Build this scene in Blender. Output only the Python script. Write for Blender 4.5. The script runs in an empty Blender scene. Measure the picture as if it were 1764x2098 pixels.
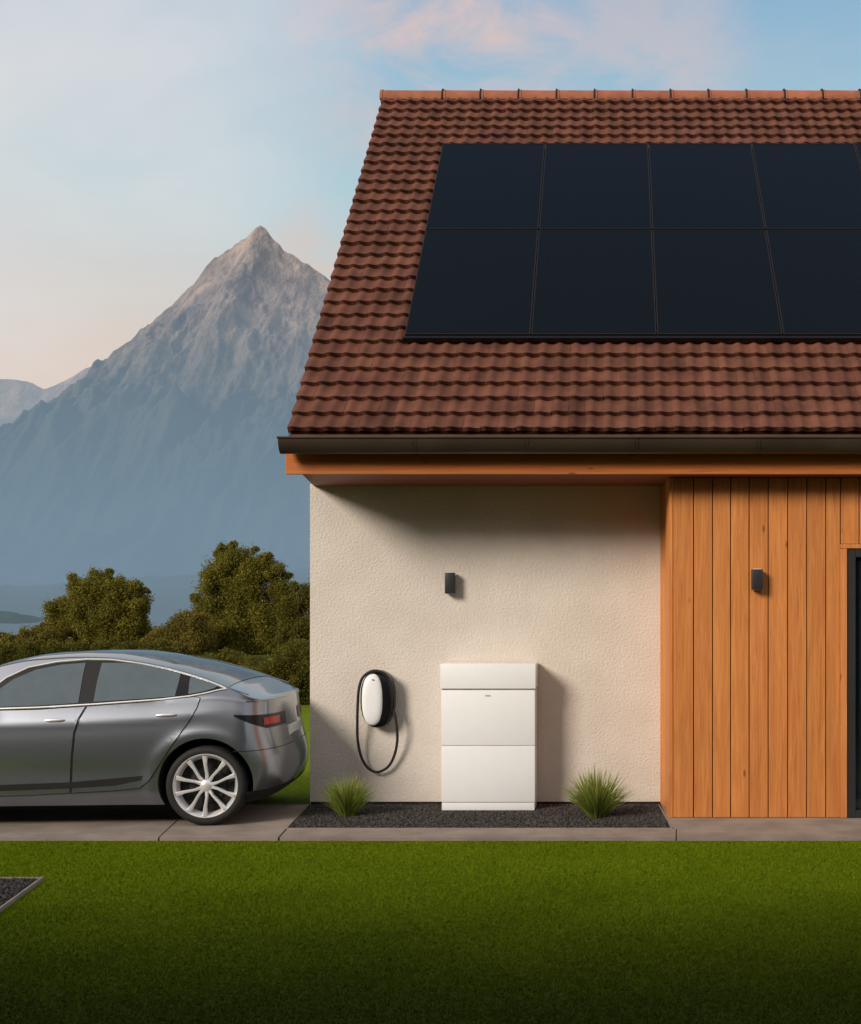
import bpy, bmesh, math, random
import numpy as np
from mathutils import Vector, noise, Matrix
from mathutils.geometry import delaunay_2d_cdt
random.seed(4); rng=np.random.default_rng(7)
C=bpy.context.scene.collection
PI=math.pi
# ---------------------------------------------------------------- materials
class NT:
    def __init__(s,nt): s.nt=nt; s.L=nt.links
    def n(s,t,**k):
        a=s.nt.nodes.new(t)
        for q,v in k.items(): setattr(a,q,v)
        return a
    def set(s,inp,v):
        if isinstance(v,bpy.types.NodeSocket): s.L.new(v,inp)
        elif v is not None: inp.default_value=v
    def math(s,op,a,b=None,c=None,clamp=False):
        m=s.n('ShaderNodeMath',operation=op); m.use_clamp=clamp
        s.set(m.inputs[0],a); s.set(m.inputs[1],b)
        if c is not None: s.set(m.inputs[2],c)
        return m.outputs[0]
    def mix(s,f,a,b,bt='MIX'):
        m=s.n('ShaderNodeMix',data_type='RGBA',blend_type=bt)
        s.set(m.inputs[0],f)
        for i,v in ((6,a),(7,b)):
            if isinstance(v,tuple) and len(v)==3: v=v+(1,)
            s.set(m.inputs[i],v)
        return m.outputs[2]
    def ramp(s,f,pts):
        r=s.n('ShaderNodeValToRGB'); e=r.color_ramp.elements
        while len(e)<len(pts): e.new(.5)
        for q,(p,c) in zip(e,pts):
            q.position=p; q.color=(c,c,c,1) if not isinstance(c,tuple) else c+(1,)
        s.set(r.inputs[0],f); return r.outputs[0]
    def mapr(s,v,a,b,c=0,d=1,sm=False):
        m=s.n('ShaderNodeMapRange'); 
        if sm: m.interpolation_type='SMOOTHSTEP'
        s.set(m.inputs[0],v)
        for i,x in zip((1,2,3,4),(a,b,c,d)): m.inputs[i].default_value=x
        return m.outputs[0]
    def noise(s,vec,scale,detail=5,rough=.55,dist=0):
        n=s.n('ShaderNodeTexNoise'); s.set(n.inputs['Vector'],vec)
        n.inputs['Scale'].default_value=scale; n.inputs['Detail'].default_value=detail
        n.inputs['Roughness'].default_value=rough; n.inputs['Distortion'].default_value=dist
        return n.outputs[0]
    def scalev(s,vec,sc):
        m=s.n('ShaderNodeVectorMath',operation='MULTIPLY'); s.set(m.inputs[0],vec); m.inputs[1].default_value=sc
        return m.outputs[0]
def M(name,c1,c2=None,scale=8,stretch=(1,1,1),rough=.6,metal=0,bump=0,bscale=80,bstretch=None,coat=0,attr=0,spec=.5,detail=4,lo=.35,hi=.65,bdist=.01):
    m=bpy.data.materials.new(name); m.use_nodes=True; t=NT(m.node_tree)
    b=m.node_tree.nodes['Principled BSDF']
    pos=t.n('ShaderNodeNewGeometry').outputs['Position']
    if c2 is None: c2=tuple(x*.85 for x in c1)
    v=t.scalev(pos,stretch)
    f=t.mapr(t.noise(v,scale,detail),lo,hi)
    col=t.mix(f,c2,c1)
    if attr:
        a=t.n('ShaderNodeAttribute',attribute_name='rnd').outputs['Fac']
        col=t.mix(1.0,col,t.ramp(a,[(0,1-attr),(1,1.0)]),'MULTIPLY')
    t.set(b.inputs['Base Color'],col)
    b.inputs['Roughness'].default_value=rough; b.inputs['Metallic'].default_value=metal
    b.inputs['Specular IOR Level'].default_value=spec
    b.inputs['Coat Weight'].default_value=coat; b.inputs['Coat Roughness'].default_value=.05
    if bump:
        bp=t.n('ShaderNodeBump'); bp.inputs['Strength'].default_value=bump; bp.inputs['Distance'].default_value=bdist
        vv=t.scalev(pos,bstretch or stretch)
        t.set(bp.inputs['Height'],t.noise(vv,bscale,3)); t.L.new(bp.outputs[0],b.inputs['Normal'])
    return m
def leafmat(name,dark,light,yellow,trans=.25):
    m=bpy.data.materials.new(name); m.use_nodes=True; t=NT(m.node_tree); nt=m.node_tree
    b=nt.nodes['Principled BSDF']; out=nt.nodes['Material Output']
    a=t.n('ShaderNodeAttribute',attribute_name='rnd').outputs['Fac']
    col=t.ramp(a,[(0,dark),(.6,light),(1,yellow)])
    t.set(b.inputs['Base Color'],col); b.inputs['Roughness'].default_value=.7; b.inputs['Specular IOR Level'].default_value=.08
    tr=t.n('ShaderNodeBsdfTranslucent'); t.set(tr.inputs[0],col)
    mx=t.n('ShaderNodeMixShader'); mx.inputs[0].default_value=trans
    t.L.new(b.outputs[0],mx.inputs[1]); t.L.new(tr.outputs[0],mx.inputs[2]); t.L.new(mx.outputs[0],out.inputs[0])
    return m
stucco=M('stucco',(.68,.625,.565),(.63,.575,.515),scale=3,rough=.9,bump=.8,bscale=50,spec=.12,bdist=.009)
def woodmat(name,c1,c2,stretch,vary=.3):
    m=bpy.data.materials.new(name); m.use_nodes=True; t=NT(m.node_tree); b=m.node_tree.nodes['Principled BSDF']
    pos=t.n('ShaderNodeNewGeometry').outputs['Position']
    a=t.n('ShaderNodeAttribute',attribute_name='rnd').outputs['Fac']
    off=t.n('ShaderNodeCombineXYZ'); t.set(off.inputs[0],t.math('MULTIPLY',a,37.)); t.set(off.inputs[2],t.math('MULTIPLY',a,11.))
    ad=t.n('ShaderNodeVectorMath',operation='ADD'); t.set(ad.inputs[0],pos); t.set(ad.inputs[1],off.outputs[0]); p=ad.outputs[0]
    g=t.noise(t.scalev(p,stretch),1.0,8,.7,1.0)
    g2=t.noise(t.scalev(p,tuple(x*.25 for x in stretch)),1.0,3)
    col=t.mix(t.mapr(g,.36,.64),c2,c1)
    col=t.mix(t.mapr(g2,.35,.7,0,.35),col,tuple(x*.7 for x in c2))
    col=t.mix(1.,col,t.ramp(a,[(0,1-vary),(1,1.)]),'MULTIPLY')
    vo=t.n('ShaderNodeTexVoronoi'); vo.inputs['Scale'].default_value=1.0; 
    t.set(vo.inputs['Vector'],t.scalev(p,tuple((7.0 if x>20 else 2.2) for x in stretch)))
    k=t.mapr(vo.outputs['Distance'],.03,.1,1,0,True)
    col=t.mix(t.math('MULTIPLY',k,.75),col,(.09,.03,.012))
    t.set(b.inputs['Base Color'],col); b.inputs['Roughness'].default_value=.55; b.inputs['Specular IOR Level'].default_value=.3
    bp=t.n('ShaderNodeBump'); bp.inputs['Strength'].default_value=.3; bp.inputs['Distance'].default_value=.003; t.set(bp.inputs['Height'],g); t.L.new(bp.outputs[0],b.inputs['Normal'])
    return m
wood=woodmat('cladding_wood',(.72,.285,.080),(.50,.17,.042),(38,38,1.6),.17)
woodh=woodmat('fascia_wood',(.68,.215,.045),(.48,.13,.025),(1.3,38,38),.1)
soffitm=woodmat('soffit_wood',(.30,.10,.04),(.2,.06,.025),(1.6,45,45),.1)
tile=M('clay_tile',(.172,.068,.041),(.112,.043,.028),scale=5,rough=.75,bump=.3,bscale=90,attr=.38,spec=.2)
ridgem=M('ridge_clay',(.38,.13,.065),(.28,.092,.048),scale=6,rough=.7,bump=.2,attr=.2,spec=.3)
brownmetal=M('brown_metal',(.062,.042,.030),(.045,.030,.021),scale=2,rough=.35,metal=.3,spec=.5)
darkgap=M('dark_gap',(.012,.01,.009),rough=.9)
charcoal=M('charcoal_metal',(.025,.028,.032),rough=.4,spec=.5)
black=M('black_plastic',(.008,.008,.010),rough=.3,spec=.3)
rubber=M('rubber',(.016,.016,.017),(.011,.011,.012),rough=.75,bump=.2,bscale=120)
whitep=M('white_enamel',(.86,.88,.90),(.845,.865,.885),rough=.3,spec=.5)
greymark=M('grey_mark',(.3,.3,.3),rough=.5)
seam_grey=M('seam_grey',(.5,.5,.5),rough=.5)
concrete=M('concrete',(.33,.28,.24),(.24,.20,.17),scale=3,rough=.9,bump=.4,bscale=60,spec=.2)
edging=M('edging',(.34,.29,.25),(.26,.22,.19),rough=.8,scale=9)
pave_gap=M('joint_soil',(.05,.04,.033),rough=1)
stone=M('dark_stone',(.115,.105,.098),(.06,.055,.052),scale=40,rough=.85,attr=.65,spec=.2)
soil=M('soil',(.03,.026,.023),rough=1,bump=.6,bscale=60)
door_glass=M('door_glass',(.015,.02,.024),rough=.12,spec=.7)
paint=M('silver_paint',(.26,.285,.335),(.255,.28,.33),rough=.30,metal=.82,coat=.8)
chrome=M('chrome',(.92,.92,.92),rough=.25,metal=.55)
rimm=M('alloy',(.92,.92,.94),rough=.32,metal=.45)
redl=M('red_lens',(.60,.008,.005),rough=.25,coat=.2,spec=.3)
carglass=M('car_glass',(.065,.10,.118),rough=.05,spec=1.0,coat=.6)
roofglass=M('roof_glass',(.022,.036,.055),rough=.06,spec=.8,coat=.5)
underm=M('underbody',(.01,.01,.01),rough=.9)
trunkm=M('bark',(.09,.065,.045),(.05,.035,.025),rough=.9,bump=.5,bscale=20)
leafA=leafmat('olive_leaves',(.085,.09,.018),(.24,.215,.034),(.44,.34,.06),.42)
leafB=leafmat('brown_green_leaves',(.09,.085,.02),(.23,.185,.038),(.38,.28,.06),.42)
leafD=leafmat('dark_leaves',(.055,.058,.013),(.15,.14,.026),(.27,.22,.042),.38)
tuftm=leafmat('tuft_blades',(.08,.12,.02),(.25,.31,.055),(.52,.50,.17),.3)
def panelmat():
    m=bpy.data.materials.new('solar_cells'); m.use_nodes=True; t=NT(m.node_tree); b=m.node_tree.nodes['Principled BSDF']
    oc=t.n('ShaderNodeTexCoord').outputs['Object']; sx=t.n('ShaderNodeSeparateXYZ'); t.set(sx.inputs[0],oc)
    def line(v,per,w): 
        f=t.math('FRACT',t.math('DIVIDE',v,per)); return t.math('LESS_THAN',f,w)
    l=t.math('MAXIMUM',line(sx.outputs[0],.168,.018),line(sx.outputs[1],.0815,.03))
    fine=line(sx.outputs[0],.0168,.16)
    col=t.mix(t.math('MULTIPLY',l,.5),(.0026,.0042,.007),(.0015,.002,.003)); col=t.mix(t.math('MULTIPLY',fine,.35),col,(.016,.021,.029))
    t.set(b.inputs['Base Color'],col); b.inputs['Roughness'].default_value=.2; b.inputs['Specular IOR Level'].default_value=.085
    return m
cells=panelmat()
pframe=M('panel_frame',(.020,.017,.016),rough=.4,metal=.2,spec=.25)
def lawnmat(name,sheet):
    m=bpy.data.materials.new(name); m.use_nodes=True; t=NT(m.node_tree); b=m.node_tree.nodes['Principled BSDF']
    pos=t.n('ShaderNodeNewGeometry').outputs['Position']; sp=t.n('ShaderNodeSeparateXYZ'); t.set(sp.inputs[0],pos)
    n1=t.noise(pos,1.2,4); n2=t.noise(pos,26,3)
    col=t.mix(t.mapr(n1,.35,.65),(.170,.245,.008),(.195,.272,.010))
    # foreground shade painted into the lawn colour, darker towards the camera, uneven border
    near_shade=t.mapr(t.math('ADD',sp.outputs[1],t.math('MULTIPLY',t.math('SUBTRACT',n1,.5),.6)),4.7,7.7,1,0,True)
    col=t.mix(t.math('MULTIPLY',near_shade,.92),col,(.030,.043,.005))
    if sheet:
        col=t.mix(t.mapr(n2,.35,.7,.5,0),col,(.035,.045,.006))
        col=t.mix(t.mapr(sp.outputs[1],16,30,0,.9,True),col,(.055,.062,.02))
    else:
        a=t.n('ShaderNodeAttribute',attribute_name='rnd').outputs['Fac']
        col=t.mix(1.,col,t.ramp(a,[(0,.42),(.7,1.),(1,1.1)]),'MULTIPLY')
    t.set(b.inputs['Base Color'],col); b.inputs['Roughness'].default_value=.85; b.inputs['Specular IOR Level'].default_value=.02
    if sheet:
        bp=t.n('ShaderNodeBump'); bp.inputs['Strength'].default_value=.8; bp.inputs['Distance'].default_value=.02
        t.set(bp.inputs['Height'],t.noise(pos,60,3)); t.L.new(bp.outputs[0],b.inputs['Normal'])
    return m
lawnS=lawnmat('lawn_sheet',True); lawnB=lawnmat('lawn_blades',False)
def mountmat(name,haze,h0,h1,z0,z1,rock1,rock2,ns=.012,axis=2,bd=22,vegz=(50,420),st=(1,.6,.38)):
    m=bpy.data.materials.new(name); m.use_nodes=True; nt=m.node_tree; t=NT(nt); b=nt.nodes['Principled BSDF']; out=nt.nodes['Material Output']
    pos=t.n('ShaderNodeNewGeometry').outputs['Position']; sp=t.n('ShaderNodeSeparateXYZ'); t.set(sp.inputs[0],pos)
    pv=t.scalev(pos,st)
    n1=t.noise(pv,ns,7,.65,.8); n2=t.noise(pv,ns*3,6,.7,.6)
    col=t.mix(t.mapr(n1,.38,.62),rock2,rock1); col=t.mix(t.mapr(n2,.45,.60,0,.6),col,tuple(x*.5 for x in rock2))
    veg=t.mapr(t.math('ADD',sp.outputs[2],t.math('MULTIPLY',n1,-200.)),vegz[0],vegz[1],1,0,True)
    col=t.mix(veg,col,(.07,.085,.045))
    t.set(b.inputs['Base Color'],col); b.inputs['Roughness'].default_value=.95; b.inputs['Specular IOR Level'].default_value=.05
    bp=t.n('ShaderNodeBump'); bp.inputs['Strength'].default_value=.9; bp.inputs['Distance'].default_value=bd
    t.set(bp.inputs['Height'],t.noise(pv,ns*2.6,8,.70,.4)); t.L.new(bp.outputs[0],b.inputs['Normal'])
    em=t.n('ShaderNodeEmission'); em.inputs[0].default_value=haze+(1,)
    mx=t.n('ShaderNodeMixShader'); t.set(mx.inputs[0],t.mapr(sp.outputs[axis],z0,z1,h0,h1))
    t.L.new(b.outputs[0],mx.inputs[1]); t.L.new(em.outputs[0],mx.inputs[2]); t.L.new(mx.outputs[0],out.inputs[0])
    return m
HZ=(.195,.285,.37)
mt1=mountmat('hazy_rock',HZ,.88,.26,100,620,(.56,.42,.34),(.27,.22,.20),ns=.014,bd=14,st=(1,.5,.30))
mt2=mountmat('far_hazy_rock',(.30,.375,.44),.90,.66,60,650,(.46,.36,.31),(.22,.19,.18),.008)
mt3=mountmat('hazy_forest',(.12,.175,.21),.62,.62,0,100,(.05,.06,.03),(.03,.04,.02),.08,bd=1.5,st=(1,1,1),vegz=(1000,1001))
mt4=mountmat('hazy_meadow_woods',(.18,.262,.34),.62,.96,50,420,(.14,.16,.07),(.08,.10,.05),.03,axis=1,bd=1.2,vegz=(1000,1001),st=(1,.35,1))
# ---------------------------------------------------------------- object helpers
ORG={}
def tag(o,label=None,cat=None,group=None,kind=None):
    if label: o['label']=label
    if cat: o['category']=cat
    if group: o['group']=group
    if kind: o['kind']=kind
    return o
def thing(name,label,cat,loc=(0,0,0),group=None,kind=None):
    o=bpy.data.objects.new(name,None); C.objects.link(o); o.location=loc; o.empty_display_size=.1
    ORG[o.name]=Vector(loc); tag(o,label,cat,group,kind)
    return o
def npmesh(name,V,F,mats,parent=None,smooth=False,rnd=None,midx=None):
    V=np.asarray(V,float).reshape(-1,3)
    if parent is not None: V=V-np.array(ORG[parent.name])
    me=bpy.data.meshes.new(name)
    if isinstance(F,np.ndarray):
        k=F.shape[1]; me.vertices.add(len(V)); me.vertices.foreach_set('co',V.ravel().astype(np.float32))
        me.loops.add(F.size); me.loops.foreach_set('vertex_index',F.ravel().astype(np.int32))
        me.polygons.add(len(F)); me.polygons.foreach_set('loop_start',np.arange(0,F.size,k,dtype=np.int32)); me.polygons.foreach_set('loop_total',np.full(len(F),k,np.int32))
        me.update(calc_edges=True)
    else: me.from_pydata([tuple(v) for v in V],[],F)
    if rnd is not None:
        a=me.attributes.new('rnd','FLOAT','POINT'); a.data.foreach_set('value',np.asarray(rnd,np.float32))
    for m in (mats if isinstance(mats,(list,tuple)) else [mats]): me.materials.append(m)
    if midx is not None: me.polygons.foreach_set('material_index',np.asarray(midx,np.int32))
    if smooth: me.polygons.foreach_set('use_smooth',np.ones(len(me.polygons),bool))
    me.update()
    o=bpy.data.objects.new(name,me); C.objects.link(o)
    if parent is not None: o.parent=parent; ORG[o.name]=ORG[parent.name]
    else: ORG[o.name]=Vector((0,0,0))
    return o
class MB:
    def __init__(s): s.V=[]; s.F=[]; s.R=[]; s.I=[]; s.mi=0; s.r=.6
    def add(s,V,F,r=None):
        b=len(s.V); s.V+= [tuple(v) for v in V]; s.F+=[[i+b for i in f] for f in F]; s.R+=[s.r if r is None else r]*len(V); s.I+=[s.mi]*len(F)
    def box(s,x0,x1,y0,y1,z0,z1,r=None,bev=0):
        bm=bmesh.new(); bmesh.ops.create_cube(bm,size=1)
        for v in bm.verts: v.co=Vector((x0+(v.co.x+.5)*(x1-x0),y0+(v.co.y+.5)*(y1-y0),z0+(v.co.z+.5)*(z1-z0)))
        if bev: bmesh.ops.bevel(bm,geom=bm.edges[:],offset=bev,segments=2,profile=.6,affect='EDGES')
        bm.verts.index_update(); s.add([v.co.copy() for v in bm.verts],[[v.index for v in f.verts] for f in bm.faces],r); bm.free()
    def prism(s,poly,z0,z1,r=None,axis='z'):
        n=len(poly); 
        def p(a,b,c): return (a,b,c) if axis=='z' else ((a,c,b) if axis=='y' else (c,a,b))
        V=[p(a,b,z0) for a,b in poly]+[p(a,b,z1) for a,b in poly]
        F=[list(range(n))[::-1],list(range(n,2*n))]+[[i,(i+1)%n,n+(i+1)%n,n+i] for i in range(n)]
        s.add(V,F,r)
    def tube(s,pts,r,seg=8,closed=False,cap=True):
        pts=[Vector(p) for p in pts]; n=len(pts); rs=r if isinstance(r,(list,tuple)) else [r]*n
        up=None; V=[];
        for i,p in enumerate(pts):
            if closed: d=pts[(i+1)%n]-pts[i-1]
            else: d=pts[min(i+1,n-1)]-pts[max(i-1,0)]
            d.normalize()
            if up is None: up=d.orthogonal().normalized()
            up=(up-d*up.dot(d)).normalized(); sd=d.cross(up)
            for k in range(seg):
                a=2*PI*k/seg; V.append(p+(up*math.cos(a)+sd*math.sin(a))*rs[i])
        F=[]
        for i in range(n if closed else n-1):
            j=(i+1)%n
            for k in range(seg): F.append([i*seg+k,i*seg+(k+1)%seg,j*seg+(k+1)%seg,j*seg+k])
        if not closed and cap: F+= [list(range(seg))[::-1],[ (n-1)*seg+k for k in range(seg)]]
        s.add(V,F)
    def lathe(s,prof,c,axis='y',seg=48,closed=False):
        V=[];F=[]; m=len(prof)
        for k in range(seg):
            a=2*PI*k/seg
            for r,h in prof:
                x,z=r*math.cos(a),r*math.sin(a)
                V.append((c[0]+x,c[1]+h,c[2]+z) if axis=='y' else ((c[0]+h,c[1]+x,c[2]+z) if axis=='x' else (c[0]+x,c[1]+z,c[2]+h)))
        for k in range(seg):
            q=(k+1)%seg
            for i in range(m if closed else m-1):
                j=(i+1)%m; F.append([k*m+i,q*m+i,q*m+j,k*m+j])
        s.add(V,F)
    def build(s,name,mats,parent=None,smooth=False,recalc=True):
        o=npmesh(name,s.V,s.F,mats,parent,False,s.R,s.I)
        me=o.data
        if recalc:
            bm=bmesh.new(); bm.from_mesh(me); bmesh.ops.recalc_face_normals(bm,faces=bm.faces); bm.to_mesh(me); bm.free()
        if smooth:
            me.polygons.foreach_set('use_smooth',np.ones(len(me.polygons),bool))
            try: me.set_sharp_from_angle(angle=math.radians(38))
            except Exception: pass
        return o
# ---------------------------------------------------------------- camera
H=1.63; f_px=2440.; VX=1250.; VY=1250.
cam=bpy.data.cameras.new('camera'); co=bpy.data.objects.new('camera',cam); C.objects.link(co); bpy.context.scene.camera=co
co.location=(0,0,H); co.rotation_euler=(PI/2,0,0)
cam.sensor_fit='HORIZONTAL'; cam.sensor_width=36; cam.lens=f_px/1764*36
cam.shift_x=-(VX-882)/1764; cam.shift_y=(VY-1049)/1764
cam.clip_start=.05; cam.clip_end=12000
def PX(px,d): return (px-VX)*d/f_px
def PZ(py,d): return H-(py-VY)*d/f_px
# ---------------------------------------------------------------- light
ts=Vector((-.92,-1.0,.66)).normalized()
el=math.asin(ts.z)
sun=bpy.data.lights.new('sun','SUN'); sun.energy=3.5; sun.angle=math.radians(19); sun.color=(1,.88,.75)
so=bpy.data.objects.new('sun',sun); C.objects.link(so); so.rotation_euler=ts.to_track_quat('Z','Y').to_euler(); so.location=(-20,-18,14)
w=bpy.data.worlds.new('World'); bpy.context.scene.world=w; w.use_nodes=True
t=NT(w.node_tree); bg=w.node_tree.nodes['Background']
sky=t.n('ShaderNodeTexSky',sky_type='NISHITA'); sky.sun_disc=False; sky.sun_elevation=el; sky.sun_rotation=math.atan2(ts.x,ts.y)%(2*PI)
g=t.n('ShaderNodeTexCoord').outputs['Generated']; s_=t.n('ShaderNodeSeparateXYZ'); t.set(s_.inputs[0],g)
base=t.ramp(s_.outputs[2],[(0,(.58,.47,.41)),(.18,(.78,.61,.49)),(.245,(.68,.64,.59)),(.31,(.49,.67,.72)),(.46,(.28,.48,.67)),(1,(.14,.25,.43))])
def blob(px,py,inner,outer):
    d=Vector(((px-VX)/f_px,1,(VY-py)/f_px)).normalized()
    dt=t.n('ShaderNodeVectorMath',operation='DOT_PRODUCT'); t.set(dt.inputs[0],g); dt.inputs[1].default_value=d
    return t.mapr(dt.outputs['Value'],math.cos(math.radians(outer)),math.cos(math.radians(inner)),0,1,True)
n1=t.noise(t.scalev(g,(1,1,1.8)),3.2,4,.5,.3)
n2=t.noise(t.scalev(g,(1,1,2.2)),7.5,6,.6,.5)
c1=t.math('MULTIPLY',blob(-80,230,2,16),t.mapr(n1,.26,.56),clamp=True)
c1b=t.math('MULTIPLY',blob(350,20,1,10),t.mapr(n1,.32,.58),clamp=True)
c2=t.math('MULTIPLY',t.math('MAXIMUM',blob(920,70,2,8),t.math('MULTIPLY',blob(1300,100,0,6),.5)),t.mapr(n2,.38,.58),clamp=True)
c3=t.math('MULTIPLY',blob(700,540,0,4),t.mapr(n2,.4,.6),clamp=True)
gen=t.math('MULTIPLY',t.mapr(n2,.50,.75),.16,clamp=True)
col=t.mix(gen,base,(.70,.60,.59))
col=t.mix(t.math('MULTIPLY',c1,.8),col,(.82,.80,.79)); col=t.mix(t.math('MULTIPLY',c1b,.6),col,(.76,.77,.80))
col=t.mix(t.math('MULTIPLY',c2,.85),col,(.80,.60,.56)); col=t.mix(t.math('MULTIPLY',c3,.7),col,(.78,.60,.53))
sk=t.n('ShaderNodeVectorMath',operation='SCALE'); t.set(sk.inputs[0],sky.outputs[0]); sk.inputs['Scale'].default_value=.07
back=t.mapr(s_.outputs[1],-.25,.35,1,0,True)
col=t.mix(back,col,(.72,.68,.66))
col=t.mix(.10,col,sk.outputs[0])
t.set(bg.inputs[0],col); bg.inputs[1].default_value=1.0
sc=bpy.context.scene; sc.view_settings.view_transform='Standard'; sc.view_settings.look='None'; sc.view_settings.exposure=0
# ---------------------------------------------------------------- ground
GZ=-.03
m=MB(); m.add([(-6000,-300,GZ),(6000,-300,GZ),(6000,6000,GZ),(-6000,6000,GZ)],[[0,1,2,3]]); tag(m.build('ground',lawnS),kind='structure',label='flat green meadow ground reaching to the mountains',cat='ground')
m=MB(); m.prism([(-12,8.56),(6,8.56),(6,9.98),(-12,9.98)],GZ+.002,-.012)
m.mi=1
for poly in ([(-12,8.54),(-3.243,8.54),(-3.493,9.99),(-12,9.99)],[(-3.231,8.54),(-2.383,8.54),(-2.545,9.99),(-3.481,9.99)],
             [(-2.369,8.54),(.47,8.54),(.49,8.885),(-2.405,8.885)],[(.478,8.54),(2.9,8.54),(2.9,8.885),(.498,8.885)],[(2.908,8.54),(6,8.54),(6,8.885),(2.908,8.885)],
             [(.475,8.893),(6,8.893),(6,9.335),(.43,9.335)]):
    m.prism(poly,GZ+.004,0)
tag(m.build('path',[pave_gap,concrete]),kind='structure',label='pale concrete slab path along the house front',cat='path')
m=MB(); m.prism([(-2.42,8.90),(.45,8.90),(.405,9.985),(-2.53,9.985)],-.010,-.003); tag(m.build('planting_bed',soil),kind='structure',label='dark soil bed along the stucco wall',cat='bed')
m=MB()
m.prism([(-2.42,8.889),(.465,8.889),(.465,8.896),(-2.42,8.896)],-.02,.004); m.prism([(-2.423,8.898),(-2.414,8.898),(-2.524,9.98),(-2.533,9.98)],-.02,.004); m.prism([(.457,8.898),(.466,8.898),(.412,9.98),(.403,9.98)],-.02,.004)
tag(m.build('bed_edging',edging),'thin pale edging strip around the gravel bed by the wall','edging')
yb=9.69; x0,x1=PX(904,yb),PX(1096,yb); z=lambda py:PZ(py,yb)
def stones(name,polyfn,n,xa,xb,y0,y1,zz,label,smin=.005,smax=.013):
    ico=bmesh.new(); bmesh.ops.create_icosphere(ico,subdivisions=1,radius=1); iv=np.array([v.co[:] for v in ico.verts]); fi=np.array([[v.index for v in f.verts] for f in ico.faces]); ico.free()
    xs=rng.uniform(xa,xb,n*2); ys=rng.uniform(y0,y1,n*2); ok=polyfn(xs,ys); xs=xs[ok][:n]; ys=ys[ok][:n]; n=len(xs)
    s=rng.uniform(smin,smax,(n,1,1))*rng.uniform(.6,1.2,(n,1,3)); s[:,:,2]*=.75
    jit=rng.uniform(.75,1.2,(n,len(iv),1)); V=iv[None]*jit*s
    a=rng.uniform(0,2*PI,n); ca,sa=np.cos(a)[:,None],np.sin(a)[:,None]
    X=V[:,:,0]*ca-V[:,:,1]*sa; Y=V[:,:,0]*sa+V[:,:,1]*ca
    V=np.stack([X+xs[:,None],Y+ys[:,None],V[:,:,2]+zz+rng.uniform(0,.010,n)[:,None]],-1)
    F=(fi[None]+np.arange(n)[:,None,None]*len(iv)).reshape(-1,3)
    o=npmesh(name,V,F,stone,None,False,np.repeat(rng.uniform(0,1,n),len(iv))); tag(o,label,'gravel',kind='stuff')
def inbed(x,y):
    k=(y-8.9)/1.085
    return (x>-2.40-.11*k)&(x<.445-.045*k)&~((x>x0-.015)&(x<x1+.015)&(y>yb-.045))
stones('gravel',inbed,17000,-2.55,.46,8.915,9.98,-.006,'dark grey gravel filling the bed below the stucco wall')
cx,cy=PX(87,7.31),7.31; ex,ey=PX(-40,6.25),6.25
m=MB(); m.prism([(cx,cy),(cx-3,cy),(ex-2.9,ey-.3),(ex,ey)],GZ+.001,GZ+.012); tag(m.build('corner_bed',soil),kind='structure',label='bare dark bed cut into the lawn at its left',cat='bed')
def incorner(x,y): return (x< cx+(ex-cx)*(cy-y)/(cy-ey)-.02)&(y<cy-.015)&(y>ey)
stones('corner_gravel',incorner,8000,-5.2,-3.1,6.25,7.31,GZ+.01,'brown grey gravel in the small bed at the left edge of the lawn')
m=MB(); e=Vector((ex-cx,ey-cy,0)).normalized(); nrm=Vector((-e.y,e.x,0))*.006
m.prism([(cx+nrm.x,cy),(ex+nrm.x,ey+nrm.y),(ex-nrm.x,ey-nrm.y),(cx-nrm.x,cy)],GZ,GZ+.024); m.prism([(cx-3,cy),(cx+nrm.x,cy+.001),(cx+nrm.x,cy+.007),(cx-3,cy+.007)],GZ,GZ+.02)
tag(m.build('corner_edging',edging),'pale edging strip around the small bed at the left of the lawn','edging')
def lawn():
    n=620000
    y=4.2+(8.53-4.2)*rng.uniform(0,1,n); x=rng.uniform(-5.0,2.9,n)
    ok=(x>-(y*.56+.3))&(x<y*.26+.4)&~((x<cx+(ex-cx)*(cy-y)/(cy-ey)+.02)&(y<cy+.02)&(y>ey-.1)); x=x[ok];y=y[ok];n=len(x)
    h=rng.uniform(.007,.017,n); a=rng.uniform(0,2*PI,n); wd=rng.uniform(.0014,.0029,n); lean=rng.normal(0,.65,(n,2))*h[:,None]
    b=np.stack([x,y,np.full(n,GZ)],-1); dx=np.stack([np.cos(a)*wd,np.sin(a)*wd,np.zeros(n)],-1)
    V=np.stack([b-dx,b+dx,b+np.stack([lean[:,0],lean[:,1],h],-1)],1)
    F=np.arange(n*3).reshape(-1,3)
    r=np.clip(rng.normal(.60,.22,n),0,1); R=np.stack([r*.55,r*.55,r],-1).ravel()
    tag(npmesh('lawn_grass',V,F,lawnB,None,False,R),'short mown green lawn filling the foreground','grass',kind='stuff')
lawn()
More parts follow.
